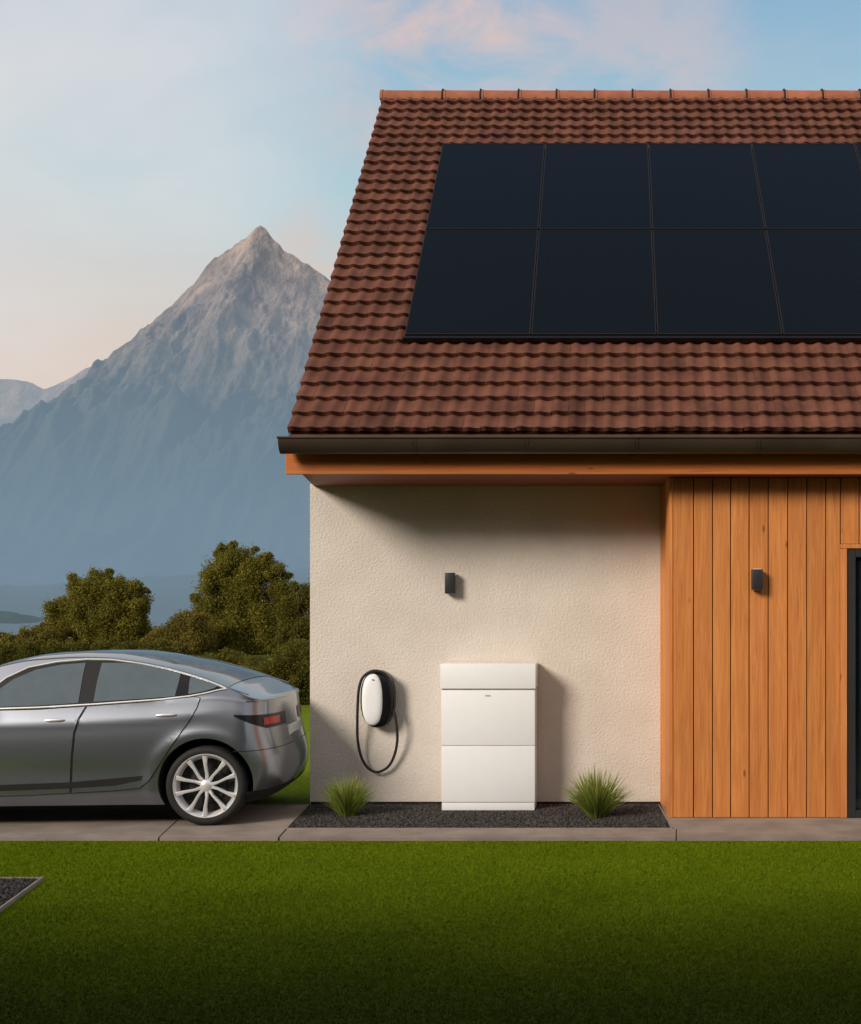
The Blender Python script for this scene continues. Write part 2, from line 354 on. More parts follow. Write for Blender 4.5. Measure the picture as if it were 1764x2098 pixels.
# ---------------------------------------------------------------- mountains
def smooth_table(pts,x):
    p=np.array(sorted(pts)); return np.interp(x,p[:,0],p[:,1])
def mountain(name,sil,D,front,backd,nx,ny,px0,px1,mat,label,amp,ns,seed):
    sx=f_px/D; S=[((px-VX)/sx,(VY-py)/sx+H) for px,py in sil]
    xs=np.linspace((px0-VX)/sx,(px1-VX)/sx,nx); ds=np.concatenate([-front*np.linspace(1,0,ny)**1.4,np.linspace(0,backd,ny//5)[1:]])
    Hs=smooth_table(S,xs); V=np.zeros((len(ds),nx,3))
    for j,d in enumerate(ds):
        u=abs(d)/(front if d<0 else backd)
        F=max(0,1-u)**1.25
        env=min(1,.06+u*2.4)
        for i,x in enumerate(xs):
            p=Vector((x*ns+seed,d*ns*.28,seed*.7))
            r=noise.ridged_multi_fractal(p,.95,2.1,8,1.0,2.0)-1.45
            wv=noise.fractal(p*.6+Vector((9,3,1)),1,2,4)*60*u
            hx=np.interp(x+wv,xs,Hs)*F
            q=min(1,hx/150.)
            V[j,i]=(x,D+d,hx+amp*env*r*q+noise.fractal(Vector((x,d*.5,3))*ns*9,.95,2.1,4)*amp*.05*q-2)
    idx=np.arange(len(ds)*nx).reshape(len(ds),nx)
    Fq=np.stack([idx[:-1,:-1],idx[:-1,1:],idx[1:,1:],idx[1:,:-1]],-1).reshape(-1,4)
    tag(npmesh(name,V,Fq,mat,None,True),label,'mountain',kind='structure')
sil1=[(-900,1245),(-400,1200),(-100,1010),(0,935),(95,850),(160,800),(230,757),(250,743),(280,715),(305,690),(322,655),(340,632),(370,602),(400,572),(418,545),(440,518),(470,503),(505,480),(520,464),(533,456),(543,461),(560,482),(580,503),(605,518),(630,533),(655,554),(680,570),(760,640),(900,760),(1200,950),(1700,1150),(2300,1240)]
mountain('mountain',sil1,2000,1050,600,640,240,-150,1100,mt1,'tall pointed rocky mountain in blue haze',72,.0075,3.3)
sil2=[(-900,900),(-500,860),(-200,790),(0,775),(40,777),(65,782),(90,796),(120,785),(150,770),(170,756),(185,750),(210,742),(245,745),(300,780),(400,900),(600,1100),(1000,1200)]
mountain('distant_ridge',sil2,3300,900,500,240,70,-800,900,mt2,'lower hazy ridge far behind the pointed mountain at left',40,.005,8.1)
def sheet(name,fn,xs,ds,mat,label,cat):
    V=[(x,d,fn(x,d)) for d in ds for x in xs]; nx=len(xs)
    idx=np.arange(len(ds)*nx).reshape(len(ds),nx); Fq=np.stack([idx[:-1,:-1],idx[:-1,1:],idx[1:,1:],idx[1:,:-1]],-1).reshape(-1,4)
    tag(npmesh(name,V,Fq,mat,None,True),label,kind='structure',cat=cat)
def foot(x,d):
    u=(d-44)/560
    crest=27+14*math.sin(x*.014+1.9)+9*noise.fractal(Vector((x*.014,2,0)),1,2,4)
    return -.3+crest*max(0,min(1,u))**1.7+noise.fractal(Vector((x,d,0))*.05,.9,2,4)*3.0*min(1,max(0,u-.05)*3)-(60*max(0,(d-600)/60))
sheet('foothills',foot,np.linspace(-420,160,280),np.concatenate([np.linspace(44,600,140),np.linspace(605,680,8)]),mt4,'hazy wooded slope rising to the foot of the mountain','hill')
def hillf(x,d):
    D=110; sx=f_px/D; px=VX+x*sx
    h=np.interp(px,[-900,-300,-80,-30,0,30,55,78,110,140],[5,3.6,2.15,1.75,1.5,1.15,.55,-.3,-1.6,-4])
    u=abs(d-D)/(25 if d<D else 30)
    return (h+3)*max(0,1-u)**.5-3+noise.fractal(Vector((x,d,0))*.8,.8,2,5)*.16
sheet('hill',hillf,np.linspace(-97,-49,260),np.linspace(86,140,60),mt3,'low wooded hill at the far left behind the trees','hill')
# ---------------------------------------------------------------- trees
def leaves(blobs,n,size,depth,sub=30,flat=.88):
    P=[];R=[];
    tot=sum(b[2]**2 for b in blobs)
    for (px,py,r) in blobs:
        s=depth/f_px; c=np.array([(px-VX)*s,depth,H-(py-VY)*s]); rr=r*s
        ns=max(9,int(sub*(r/50)**1.1)); nb=int(n*r*r/tot); nc=int(nb*.3)
        dirs=rng.normal(0,1,(ns,3)); dirs/=np.linalg.norm(dirs,axis=1)[:,None]
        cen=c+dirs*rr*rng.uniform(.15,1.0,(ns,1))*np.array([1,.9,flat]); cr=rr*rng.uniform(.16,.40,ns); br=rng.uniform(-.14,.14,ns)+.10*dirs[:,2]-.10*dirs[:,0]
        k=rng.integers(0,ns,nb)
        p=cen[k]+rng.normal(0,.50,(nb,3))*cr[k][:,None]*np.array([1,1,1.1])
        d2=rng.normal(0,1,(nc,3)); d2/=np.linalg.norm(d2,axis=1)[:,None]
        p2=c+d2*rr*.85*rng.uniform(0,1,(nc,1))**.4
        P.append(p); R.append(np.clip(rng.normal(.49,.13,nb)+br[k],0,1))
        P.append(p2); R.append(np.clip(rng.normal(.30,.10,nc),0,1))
    P=np.concatenate(P);R=np.concatenate(R)
    ok=P[:,2]>.0; P=P[ok];R=R[ok];n=len(P)
    a=rng.normal(0,1,(n,3)); a/=np.linalg.norm(a,axis=1)[:,None]; b=rng.normal(0,1,(n,3)); b=np.cross(a,b); b/=np.linalg.norm(b,axis=1)[:,None]
    s=size*rng.uniform(.5,1.25,(n,1))
    V=np.stack([P-a*s,P+b*s*.5,P+a*s,P-b*s*.5],1)
    return V.reshape(-1,3),np.arange(n*4).reshape(-1,4),np.repeat(R,4)
def tree(name,label,cat,basepx,depth,blobs,n,mat,group=None,size=None,trunk=True):
    bx=PX(basepx,depth); t_=thing(name,label,cat,(bx,depth,0),group)
    V,F,R=leaves(blobs,n,size or depth*.00095,depth)
    npmesh('crown' if trunk else 'foliage',V,F,mat,t_,False,R)
    m=MB(); s=depth/f_px; top=min(b[1] for b in blobs); zt=H-(top+25-VY)*s
    base=Vector((bx,depth,GZ-.02))
    if trunk:
        m.tube([base,(bx+.05,depth,zt*.25),(bx-.04,depth+.05,zt*.5),(bx+.03,depth,zt*.75),(bx,depth,zt*.85)],[.16,.12,.09,.05,.015],8)
    for (px,py,r) in blobs:
        c=Vector((PX(px,depth),depth+random.uniform(-.3,.3),max(.2,PZ(py,depth)))); st=Vector((bx,depth,max(.1,min(c.z-.4,zt*.35)))) if trunk else base+Vector((random.uniform(-.1,.1),0,0))
        m.tube([st,(st+c)/2+Vector((random.uniform(-.15,.15),random.uniform(-.15,.15),-.08)),c],[.05,.028,.008],6)
    m.build('trunk' if trunk else 'stems',trunkm,t_,True)
    return t_
G='trees standing behind the parked car'
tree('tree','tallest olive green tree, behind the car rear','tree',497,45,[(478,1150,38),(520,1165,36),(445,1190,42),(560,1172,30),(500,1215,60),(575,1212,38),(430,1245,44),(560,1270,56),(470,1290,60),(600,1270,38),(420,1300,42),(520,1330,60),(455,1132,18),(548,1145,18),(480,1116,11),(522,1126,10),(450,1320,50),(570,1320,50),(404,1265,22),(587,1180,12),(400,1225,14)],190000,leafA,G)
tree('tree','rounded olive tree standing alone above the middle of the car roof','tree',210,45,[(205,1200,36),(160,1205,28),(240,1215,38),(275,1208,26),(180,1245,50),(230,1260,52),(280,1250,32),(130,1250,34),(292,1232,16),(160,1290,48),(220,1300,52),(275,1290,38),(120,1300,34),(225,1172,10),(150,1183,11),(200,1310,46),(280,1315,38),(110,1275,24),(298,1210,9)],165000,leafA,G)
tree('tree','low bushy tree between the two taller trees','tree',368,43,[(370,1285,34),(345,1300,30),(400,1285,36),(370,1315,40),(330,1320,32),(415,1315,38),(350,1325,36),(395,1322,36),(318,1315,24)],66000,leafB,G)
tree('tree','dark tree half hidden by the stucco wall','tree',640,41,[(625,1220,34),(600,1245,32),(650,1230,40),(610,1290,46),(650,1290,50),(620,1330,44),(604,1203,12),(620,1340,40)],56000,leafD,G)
tree('bush','brownish green bushes at the left end of the tree line','bush',50,44,[(85,1305,28),(55,1316,28),(20,1326,32),(-20,1322,38),(70,1330,32),(110,1310,34),(-70,1320,42),(30,1330,32),(0,1312,22),(120,1330,34)],76000,leafB,None,trunk=False)
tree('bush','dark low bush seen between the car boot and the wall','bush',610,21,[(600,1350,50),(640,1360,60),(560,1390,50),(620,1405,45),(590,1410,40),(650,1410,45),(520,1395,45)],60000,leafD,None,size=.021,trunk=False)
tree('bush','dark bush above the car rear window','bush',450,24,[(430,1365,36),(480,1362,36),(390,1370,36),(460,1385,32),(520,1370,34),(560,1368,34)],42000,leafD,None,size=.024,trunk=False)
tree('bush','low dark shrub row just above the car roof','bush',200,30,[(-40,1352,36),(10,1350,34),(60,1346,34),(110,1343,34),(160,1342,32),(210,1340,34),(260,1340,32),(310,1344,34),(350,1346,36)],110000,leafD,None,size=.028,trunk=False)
def hedge():  # added out of frame to keep sun and sky off the near lawn
    t_=thing('shade_hedge','added unseen hedge behind the viewpoint, shading the near lawn','hedge',(-6,-2.6,0))
    n=90000; P=np.stack([rng.uniform(-22,8,n),rng.normal(-2.6,.35,n),rng.uniform(0,5.9,n)],-1)
    a=rng.normal(0,1,(n,3)); a/=np.linalg.norm(a,axis=1)[:,None]; b=np.cross(a,rng.normal(0,1,(n,3))); b/=np.linalg.norm(b,axis=1)[:,None]
    V=np.stack([P-a*.11,P+b*.08,P+a*.11,P-b*.08],1).reshape(-1,3)
    npmesh('foliage',V,np.arange(n*4).reshape(-1,4),leafD,t_,False,np.repeat(rng.uniform(0,.5,n),4))
    m=MB()
    for i in range(24):
        x=-21.5+i*1.25; m.tube([(x,-2.6,-.05),(x+.1,-2.6,2),(x,-2.6,4.4)],[.07,.05,.02],6)
    m.build('stems',trunkm,t_)
hedge()  # added out of frame, shades the near lawn
# ---------------------------------------------------------------- house
XR=6.0
house=thing('house','cream stucco and timber clad house with brown tiled roof','house',(1.7,12,0))
m=MB(); m.box(-2.52,.44,10,10.25,0,2.69); m.box(-2.52,-2.27,10.25,16.5,0,2.69); m.box(-2.27,XR,16.25,16.5,0,2.69); m.box(XR-.25,XR,10.25,16.25,0,2.69); m.box(.44,XR-.25,10,10.2,0,2.69)
m.build('wall',stucco,house)
m=MB(); m.box(-2.512,.42,9.992,10.05,-.02,.022); m.build('plinth',darkgap,house)
pitch=math.atan(1.1); ca,sa=math.cos(pitch),math.sin(pitch); XL=-2.432; SL=3.78/ca
def RP(x,s,n): return (x,9.0+s*ca-n*sa,2.976+s*sa+n*ca)
ridge_y=9+3.78; ridge_z=2.976+3.78*1.1
def tiles():
    rows=30; L=SL/rows; wt=.132; V=[];F=[];R=[]; ncol=int((XR-XL)/wt)
    nu=9; uu=np.linspace(0,wt,nu); prof=.023*(0.5+0.5*np.cos(2*PI*(uu/wt-.32)))**1.6
    b=0
    for r in range(rows):
        for c in range(ncol):
            xx0=XL+c*wt; ji=random.uniform(-.0025,.0025); jl=random.uniform(-.004,.004); rr=min(1,max(0,random.gauss(.6,.24)))
            for (s,h) in ((r*L+jl,.004),(r*L+jl,.044+ji),(r*L+L*.5,.027+ji),(r*L+L*1.06,.002)):
                for k in range(nu):
                    V.append(RP(xx0+uu[k]*1.004,s-(.018*prof[k]/.024 if s<r*L+.01 else 0),h+prof[k])); R.append(rr)
            for q in range(3):
                for k in range(nu-1): F.append([b+q*nu+k,b+q*nu+k+1,b+(q+1)*nu+k+1,b+(q+1)*nu+k])
            if c==0:
                V+= [RP(xx0,r*L,-.03),RP(xx0,r*L+L*1.06,-.03)]; R+=[rr]*2
                F.append([b+nu,b+2*nu,b+3*nu,b+4*nu+1,b+4*nu]); b+=2
            b+=4*nu
    o=npmesh('roof',V,F,tile,house,True,R)
    try: o.data.set_sharp_from_angle(angle=math.radians(50))
    except Exception: pass
    return o
roof=tiles()
def slab(mb,xa,xb,s0,s1,n0,n1,back=False):
    V=[RP(x,s,n) for x in (xa,xb) for s in (s0,s1) for n in (n0,n1)]
    if back: V=[(x,2*ridge_y-y,zz) for x,y,zz in V]
    mb.add(V,[[0,1,3,2],[4,6,7,5],[0,4,5,1],[2,3,7,6],[0,2,6,4],[1,5,7,3]])
m=MB(); slab(m,XL+.012,XR,-.0,SL-.02,-.07,-.004); m.build('roof_deck',brownmetal,roof)
m=MB(); slab(m,XL,XR,-.15,SL,-.07,.03,True); m.build('back_slope',tile,roof)
for bk in (False,True):
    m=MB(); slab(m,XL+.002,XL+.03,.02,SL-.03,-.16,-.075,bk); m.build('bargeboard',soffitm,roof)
m=MB(); x=XL-.02; first=True; k=0
while x<XR:
    L=.665 if first else .405; first=False
    cz=ridge_z-.045; r0,r1=.116,.110
    prof=[a for a in np.linspace(-10,190,15)]
    V=[];
    for (xx,rr) in ((x,r0),(x+.03,r0),(x+.032,r1),(x+L+.02,r1-.004)):
        for a in prof: V.append((xx,ridge_y-math.cos(math.radians(a))*rr*1.05,cz+math.sin(math.radians(a))*rr))
    n=len(prof); F=[[q*n+i,q*n+i+1,(q+1)*n+i+1,(q+1)*n+i] for q in range(3) for i in range(n-1)]; 
    F.append(list(range(n)))
    m.mi=0; m.add(V,F,random.uniform(.3,1)); 
    if k:
        m.mi=1; m.tube([(x,ridge_y-math.cos(math.radians(a))*.122,cz+math.sin(math.radians(a))*.118) for a in prof],.010,6)
    x+=L; k+=1
m.build('ridge_cap',[ridgem,darkgap],roof,True)
m=MB(); m.prism([(9.35,2.70),(2*ridge_y-9.35,2.70),(ridge_y,ridge_z-.25)],-2.38,-2.25,axis='x'); m.build('gable',stucco,house)
m=MB(); m.box(XL+.004,XR,9.0,9.05,2.90,2.958); m.build('eave_board',tile,house)
m=MB(); gy,gz,gr=8.945,2.915,.075
prof=[(gr*math.cos(a),gr*1.5*math.sin(a)) for a in np.linspace(PI,2*PI,15)]
V=[]
outer=[(gy+p,gz+q) for p,q in prof]; inner=[(gy+p*.93,gz+q*.95) for p,q in prof[::-1]]
ring=outer+inner; nr=len(ring)
for x in (-2.475,XR): V+=[(x,y,zz) for y,zz in ring]
F=[[i,(i+1)%nr,nr+(i+1)%nr,nr+i] for i in range(nr)]; m.add(V,F); m.add([(-2.475,y,zz) for y,zz in outer],[list(range(15))])
m.tube([(-2.482,gy-gr,gz+.002),(XR,gy-gr,gz+.002)],.0095,10)
for px in (850,1080,1305,1555,1790):
    x=PX(px,8.88)
    for dx,w_ in ((-.012,.005),(.012,.005)):
        V=[];rg=[(gy+p*1.03,gz+q*1.03) for p,q in prof]
        for xx in (x+dx-w_,x+dx+w_): V+=[(xx,y,zz) for y,zz in rg]
        m.add(V,[[i,i+1,16+i-1,15+i] for i in range(14)])
m.build('gutter',brownmetal,house,True)
m=MB(); m.box(-2.475,XR,9.08,9.115,2.667,2.90,bev=.004); m.build('fascia',woodh,house)
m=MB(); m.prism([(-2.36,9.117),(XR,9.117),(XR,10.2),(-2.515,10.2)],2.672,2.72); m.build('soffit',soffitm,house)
m=MB(); zt=2.669; fy=9.34
m.mi=1; m.prism([(.50,fy+.03),(1.86,fy+.03),(1.86,fy+.1),(.50,fy+.1)],.005,zt-.003); m.prism([(1.86,fy+.03),(2.86,fy+.03),(2.86,fy+.1),(1.86,fy+.1)],2.13,zt-.003); m.prism([(2.86,fy+.03),(XR,fy+.03),(XR,fy+.1),(2.86,fy+.1)],.005,zt-.003)
m.mi=0
edges=[PX(p,fy) for p in (1379,1421,1460,1497,1535,1574,1614,1653,1692,1722)]
while edges[-1]<XR: edges.append(edges[-1]+.147)
for a,b in zip(edges,edges[1:]):
    r=random.uniform(0,1); lo=.004; gp=.0038
    if b<=1.82: m.box(a+gp,b-gp,fy,fy+.029,lo,zt,r,bev=.003)
    elif a<2.86: m.box(a+gp,b-gp,fy,fy+.029,2.15,zt,r,bev=.003)
    else: m.box(a+gp,b-gp,fy,fy+.029,lo,zt,r,bev=.003)
m.build('cladding',[wood,darkgap],house)
m=MB(); x9,x10=PX(1377,fy),PX(1353,10)
m.prism([(x9+.002,fy-.004),(x9-.022,fy-.004),(x9-.022-.011,fy+.10),(x10+.022+.012,9.9),(x10,9.998),(x10+.05,9.998),(x9+.03,fy+.02)],.003,zt,.9)
m.build('corner_board',wood,house)
m=MB(); 
m.box(edges[9]-.002,1.856,fy-.012,fy+.12,.003,2.112,.95,bev=.003); m.box(edges[9]-.002,2.92,fy-.012,fy+.12,2.114,2.147,.8,bev=.003); m.box(2.862,2.92,fy-.012,fy+.12,.003,2.112,.7,bev=.003)
m.build('door_casing',wood,house)
m=MB(); m.box(1.858,1.925,fy+.0,fy+.11,.0,2.11,bev=.003); m.box(2.79,2.858,fy,fy+.11,.0,2.11,bev=.003); m.box(1.927,2.788,fy,fy+.11,2.045,2.11,bev=.003); m.box(1.927,2.788,fy,fy+.11,0,.06,bev=.003)
d=m.build('door',charcoal,house)
m=MB(); m.box(1.927,2.788,fy+.05,fy+.07,.062,2.043); m.build('door_pane',door_glass,d)
m=MB(); m.box(2.70,2.73,fy-.035,fy-.015,.85,1.25,bev=.004); m.box(2.705,2.725,fy-.02,fy+.05,.9,.92);m.box(2.705,2.725,fy-.02,fy+.05,1.18,1.2); m.build('door_handle',chrome,d)
m=MB(); m.prism([(.44,fy+.006),(XR,fy+.006),(XR,9.99),(.43,9.99)],-.03,.001); m.build('footing',concrete,house)
# ---------------------------------------------------------------- solar panels
PWd,PL=1.028,1.622
def panel(label):
    o=thing('solar_panel',label,'solar panel',(0,0,0),'solar panels on the tiled roof'); 
    m=MB(); g=.0035; fw=.009; th=.036
    for (a,b,c,d) in ((g,PWd-g,g,g+fw),(g,PWd-g,PL-g-fw,PL-g),(g,g+fw,g+fw,PL-g-fw),(PWd-g-fw,PWd-g,g+fw,PL-g-fw)): m.box(a,b,c,d,-th,0,bev=.0015)
    m.build('frame',pframe,o)
    m=MB(); m.box(g+fw,PWd-g-fw,g+fw,PL-g-fw,-.01,-.003); m.build('cell_sheet',cells,o)
    return o
ordn=['first','second','third','fourth','fifth']
p0=None
for r,(s0,row) in enumerate(((1.132,'lower'),(1.132+PL+.014,'upper'))):
    for c in range(5):
        lab=f'black solar panel in the {row} row, {ordn[c]} from the left'
        if p0 is None: o=p0=panel(lab)
        else:
            o=p0.copy(); C.objects.link(o); o['label']=lab
            for ch in list(p0.children): q=ch.copy(); C.objects.link(q); q.parent=o
        o.location=RP(-1.675+c*PWd,s0,.092); o.rotation_euler=(pitch,0,0)
m=MB(); slab(m,-1.69,-1.675+5*PWd+.01,1.100,1.131,.045,.080)
tag(m.build('mounting_rail',black),'long black rail along the bottom edge of the lower solar panels','rail')
# ---------------------------------------------------------------- wall lamps
def lamp(px0,px1,py0,py1,ywall,label):
    d=ywall-.09; xa,xb=PX(px0,d),PX(px1,d); z1,z0=PZ(py0,d),PZ(py1,d)
    o=thing('wall_lamp',label,'lamp',((xa+xb)/2,ywall,(z0+z1)/2),'black wall lamps on the house front')
    m=MB(); m.box(xa+.008,xb-.008,ywall-.018,ywall-.001,z0+.02,z1-.02,bev=.003); m.build('back_plate',black,o)
    m=MB(); m.box(xa,xb,d,ywall-.019,z0,z1,bev=.006); m.build('lamp_body',charcoal,o,True)
    m=MB(); m.box(xa+.012,xb-.012,d+.012,ywall-.03,z0-.003,z0+.004); m.build('lens',whitep,o)
    m=MB(); m.box(xa+.012,xb-.012,d+.012,ywall-.03,z1-.004,z1+.003); m.build('lens',whitep,o)
lamp(911,931,1173,1216,10,'small black lamp on the stucco wall above the white cabinet')
lamp(1541,1563,1166,1208,fy,'small black lamp on the orange timber cladding')
# ---------------------------------------------------------------- battery cabinet
o=thing('battery_cabinet','white boxy home battery cabinet standing against the stucco wall','battery cabinet',((x0+x1)/2,9.83,0))
def seg(name,a,b,dy=0,dx=0,bev=.006,mat=whitep):
    m=MB(); m.box(x0-dx,x1+dx,yb-dy,9.985,z(b),z(a),bev=bev); return m.build(name,mat,o,True)
seg('top_cap',1360,1411,.012,.006)
m=MB(); m.box(x0+.006,x1-.006,yb+.006,9.98,z(1650),z(1405)); m.build('core',seam_grey,o)
p=seg('upper_panel',1414,1527.3); seg('lower_panel',1528.6,1643.5)
m=MB(); m.box(x0+.004,x1-.004,yb+.004,9.985,0,z(1645),bev=.004); m.build('plinth',whitep,o,True)
m=MB(); xm=PX(1000,yb)
for i in range(5): m.box(xm-.022+i*.009,xm-.016+i*.009,yb-.0015,yb+.002,z(1427),z(1424))
m.build('nameplate',greymark,p)
# ---------------------------------------------------------------- charger
def egg(cx,cz,w,h,n=48,e=2.35):
    out=[]
    for i in range(n):
        a=2*PI*i/n; c,s=math.cos(a),math.sin(a)
        out.append((cx+w*math.copysign(abs(c)**(2/e),c),cz+h*math.copysign(abs(s)**(2/e),s)))
    return out
def dome(mb,cx,cz,w,h,y0,y1,rings=8,e=2.35):
    n=48; V=[];F=[]
    V+=[(x,y0,zz) for x,zz in egg(cx,cz,w,h,n,e)]
    for k in range(1,rings+1):
        a=k/rings*PI/2; s=math.cos(a)**.55 if k<rings else .02
        V+=[(x,y0+(y1-y0)*math.sin(a),zz) for x,zz in egg(cx,cz,w*s,h*s,n,e)]
    for k in range(rings):
        for i in range(n): F.append([k*n+i,k*n+(i+1)%n,(k+1)*n+(i+1)%n,(k+1)*n+i])
    F.append([rings*n+i for i in range(n)]); F.append(list(range(n))[::-1]); mb.add(V,F)
D=9.88; o=thing('wall_charger','oval black and white car charger with a looped black cable','charger',(PX(770,D),9.95,PZ(1430,D)))
m=MB(); cxx,czz=PX(772,D),PZ(1432.5,D); e1=egg(cxx,czz,.140,.238); m.add([(x,9.985,z_) for x,z_ in e1]+[(x,9.90,z_) for x,z_ in e1],[list(range(48)),[48+i for i in range(48)][::-1]]+[[i,(i+1)%48,48+(i+1)%48,48+i] for i in range(48)])
dome(m,cxx,czz,.140,.238,9.90,9.85); m.build('body',black,o,True)
m=MB(); dome(m,PX(764,D),PZ(1433,D),.088,.214,9.862,9.830); fp=m.build('face_plate',whitep,o,True)
m=MB(); m.lathe([(0.0,-.003),(.007,-.002),(.007,.004)],(PX(766,D),9.831,PZ(1392,D)),'y',16); m.build('status_mark',greymark,fp)
m=MB()
pts=[(803,1448,9.90),(808,1462,9.89),(812,1490,9.90),(812,1520,9.92),(805,1550,9.94),(792,1573,9.95),(771,1584,9.95),(752,1577,9.95),(738,1555,9.94),(731,1520,9.92),(731,1480,9.90),(733,1440,9.88),(737,1408,9.86),(746,1386,9.85),(766,1374,9.85),(788,1380,9.86),(800,1400,9.88),(804,1425,9.89)]
def cr(P,k=6):
    P=[Vector(p) for p in P]; out=[]
    for i in range(len(P)-1):
        a,b,c_,d_=P[max(i-1,0)],P[i],P[i+1],P[min(i+2,len(P)-1)]
        for j in range(k):
            q=j/k; out.append(.5*((2*b)+(c_-a)*q+(2*a-5*b+4*c_-d_)*q*q+(3*b-a-3*c_+d_)*q**3))
    return out+[P[-1]]
m.tube(cr([(PX(a,D),y_,PZ(b,D)) for a,b,y_ in pts]),.0115,10); m.build('cable',rubber,o,True)
m=MB(); m.tube([(PX(803,D),9.90,PZ(1418,D)),(PX(804,D),9.90,PZ(1440,D)),(PX(804,D),9.895,PZ(1456,D))],[.019,.021,.013],12); m.build('plug',black,o,True)
# ---------------------------------------------------------------- ornamental grass
def tuft(px,py,wpx,hpx,label,n=620):
    d=H*f_px/(py-1250); x=PX(px,d); s=d/f_px; hw=wpx*s/2; hh=hpx*s
    o=thing('ornamental_grass',label,'grass plant',(x,d,0),'grass tufts in the gravel bed')
    K=6; V=[];R=[];F=[];b=0
    for i in range(n):
        az=random.uniform(0,2*PI); q=random.random()**.6; lean=q*hw*1.2; L=hh*(1.04-.42*q*q)*random.uniform(.7,1.06)
        bx,by=x+math.cos(az)*.06*random.random(),d+math.sin(az)*.06*random.random(); wd=random.uniform(.003,.0058); r=min(1,max(0,random.gauss(.55,.25)))
        tx,ty=-math.sin(az)*wd,math.cos(az)*wd
        if abs(ty)>abs(tx): tx,ty=wd,0.
        for k in range(K+1):
            u=k/K; px_=bx+math.cos(az)*lean*u**1.25; py_=by+math.sin(az)*lean*u**1.25*.8; pz=L*(u-.14*q*u**3); w_=(1-u)**.7
            V+=[(px_-tx*w_,py_-ty*w_,pz),(px_+tx*w_,py_+ty*w_,pz)]; R+=[r*(.3+.8*u)]*2
        for k in range(K): F.append([b+2*k,b+2*k+1,b+2*k+3,b+2*k+2])
        b+=2*(K+1)
    npmesh('blades',V,F,tuftm,o,False,np.clip(R,0,1))
tuft(711,1672,108,92,'smaller spiky green grass tuft below the car charger',420)
tuft(1223,1675,136,106,'larger spiky green grass tuft right of the white cabinet',520)
# ---------------------------------------------------------------- car
YC=9.83; WH=.875; XRr=-2.50; XF=-6.85; XW=-2.84
gx=np.linspace(XF-.3,XRr+.3,1600)
def table(pts,sig=.05):
    p=np.array(sorted(pts)); y=np.interp(gx,p[:,0],p[:,1]); k=int(sig/(gx[1]-gx[0])*3); kk=np.exp(-.5*((np.arange(-k,k+1))*(gx[1]-gx[0])/sig)**2); kk/=kk.sum()
    yp=np.pad(y,k,mode='edge'); return np.convolve(yp,kk,'valid')
ZT=table([(-7,.50),(-6.85,.52),(-6.7,.62),(-6.4,.71),(-5.9,.80),(-5.45,.865),(-5.3,.90),(-5.04,1.03),(-4.88,1.13),(-4.68,1.23),(-4.435,1.283),(-4.11,1.302),(-3.83,1.295),(-3.59,1.262),(-3.35,1.213),(-3.10,1.140),(-2.863,1.045),(-2.70,.99),(-2.60,.965),(-2.4,.955)])
CR=table([(-7,.10),(-6.4,.10),(-5.5,.07),(-5.2,.06),(-4.6,.042),(-3.8,.036),(-3.2,.032),(-2.9,.028),(-2.4,.030)])
ZB=table([(-7,.86*.25),(-6.5,.17),(-6,.15),(-3,.15),(-2.8,.155),(-2.4,.17)])
BL=table([(-7,.60),(-6.85,.60),(-6.3,.68),(-5.5,.82),(-5.0,.885),(-4.6,.900),(-4.0,.915),(-3.4,.945),(-3.1,.975),(-2.95,.985),(-2.7,.94),(-2.4,.91)],.07)
it=lambda T,x: np.interp(x,gx,T)
LZ=np.array([.12,.17,.22,.32,.42,.55,.68,.80,.88,.95]); 
LP=np.array([.90,.925,.955,.978,.985,.998,.999,.985,.962,.935])
LZf=np.linspace(.12,.95,200); LPf=np.interp(LZf,LZ,LP); _k=np.exp(-.5*(np.arange(-24,25)/8.)**2); _k/=_k.sum(); LPf=np.convolve(np.pad(LPf,24,mode='edge'),_k,'valid')
xRz_z=[.10,.17,.22,.30,.38,.48,.58,.70,.80,.90,.97,1.3]
xRz_x=[-2.78,-2.62,-2.55,-2.505,-2.492,-2.50,-2.530,-2.565,-2.58,-2.585,-2.59,-2.60]
zf=np.linspace(.1,1.3,400); xf=np.interp(zf,xRz_z,xRz_x); _k=np.exp(-.5*(np.arange(-24,25)/9.)**2); _k/=_k.sum(); xf=np.convolve(np.pad(xf,24,mode='edge'),_k,'valid')
def xR(z): return np.interp(z,zf,xf)
def E(x):
    r=1.
    if x>XW: q=min(1,(x-XW)/(XRr-XW)); r=(1-q**2.6)**(1/2.8)
    if x<-6.0: q=min(1,(-6.0-x)/(-6.0-XF)); r=(1-q**2.4)**(1/2.2)
    return max(r,1e-4)
def hw_nom(x,z):
    zs=it(ZT,x)-it(CR,x); bl=min(it(BL,x),zs-.012)
    W=WH*E(x)
    zz=.12+(z-.12)*(.95-.12)/(bl-.12) if z<=bl else .95
    y=W*np.interp(zz,LZf,LPf)
    if x<-2.9: y+=(.006*math.exp(-((z-(bl-.13))/.025)**2)-.012*math.exp(-((z-.42)/.09)**2)*math.exp(-((x+4.3)/.9)**4))*min(1,(-2.9-x)/.3)
    for wx in (-3.063,-5.70):
        dd=math.hypot(x-wx,z-.305); y+=.014*math.exp(-((dd-.39)/.05)**2)*(1 if z<.7 else max(.0,1-(z-.7)*6))*(min(1,max(0,(-2.70-x)/.14)) if wx>-4 else 1)
    if z>bl:
        y-=.50*(z-bl)
        y-=.05*min(1,max(0,(x+3.7)/1.0))*min(1,(z-bl)/.1)
        if x<-4.9: y-= .06*min(1,(-4.9-x)/.5)*min(1,(z-bl)/.08)
    return max(y,.0)
def to_nom(x,z):
    if x>XW: return XW+(x-XW)*(XRr-XW)/(xR(z)-XW)
    return x
def hw(x,z): return hw_nom(min(to_nom(x,z),XRr),z)
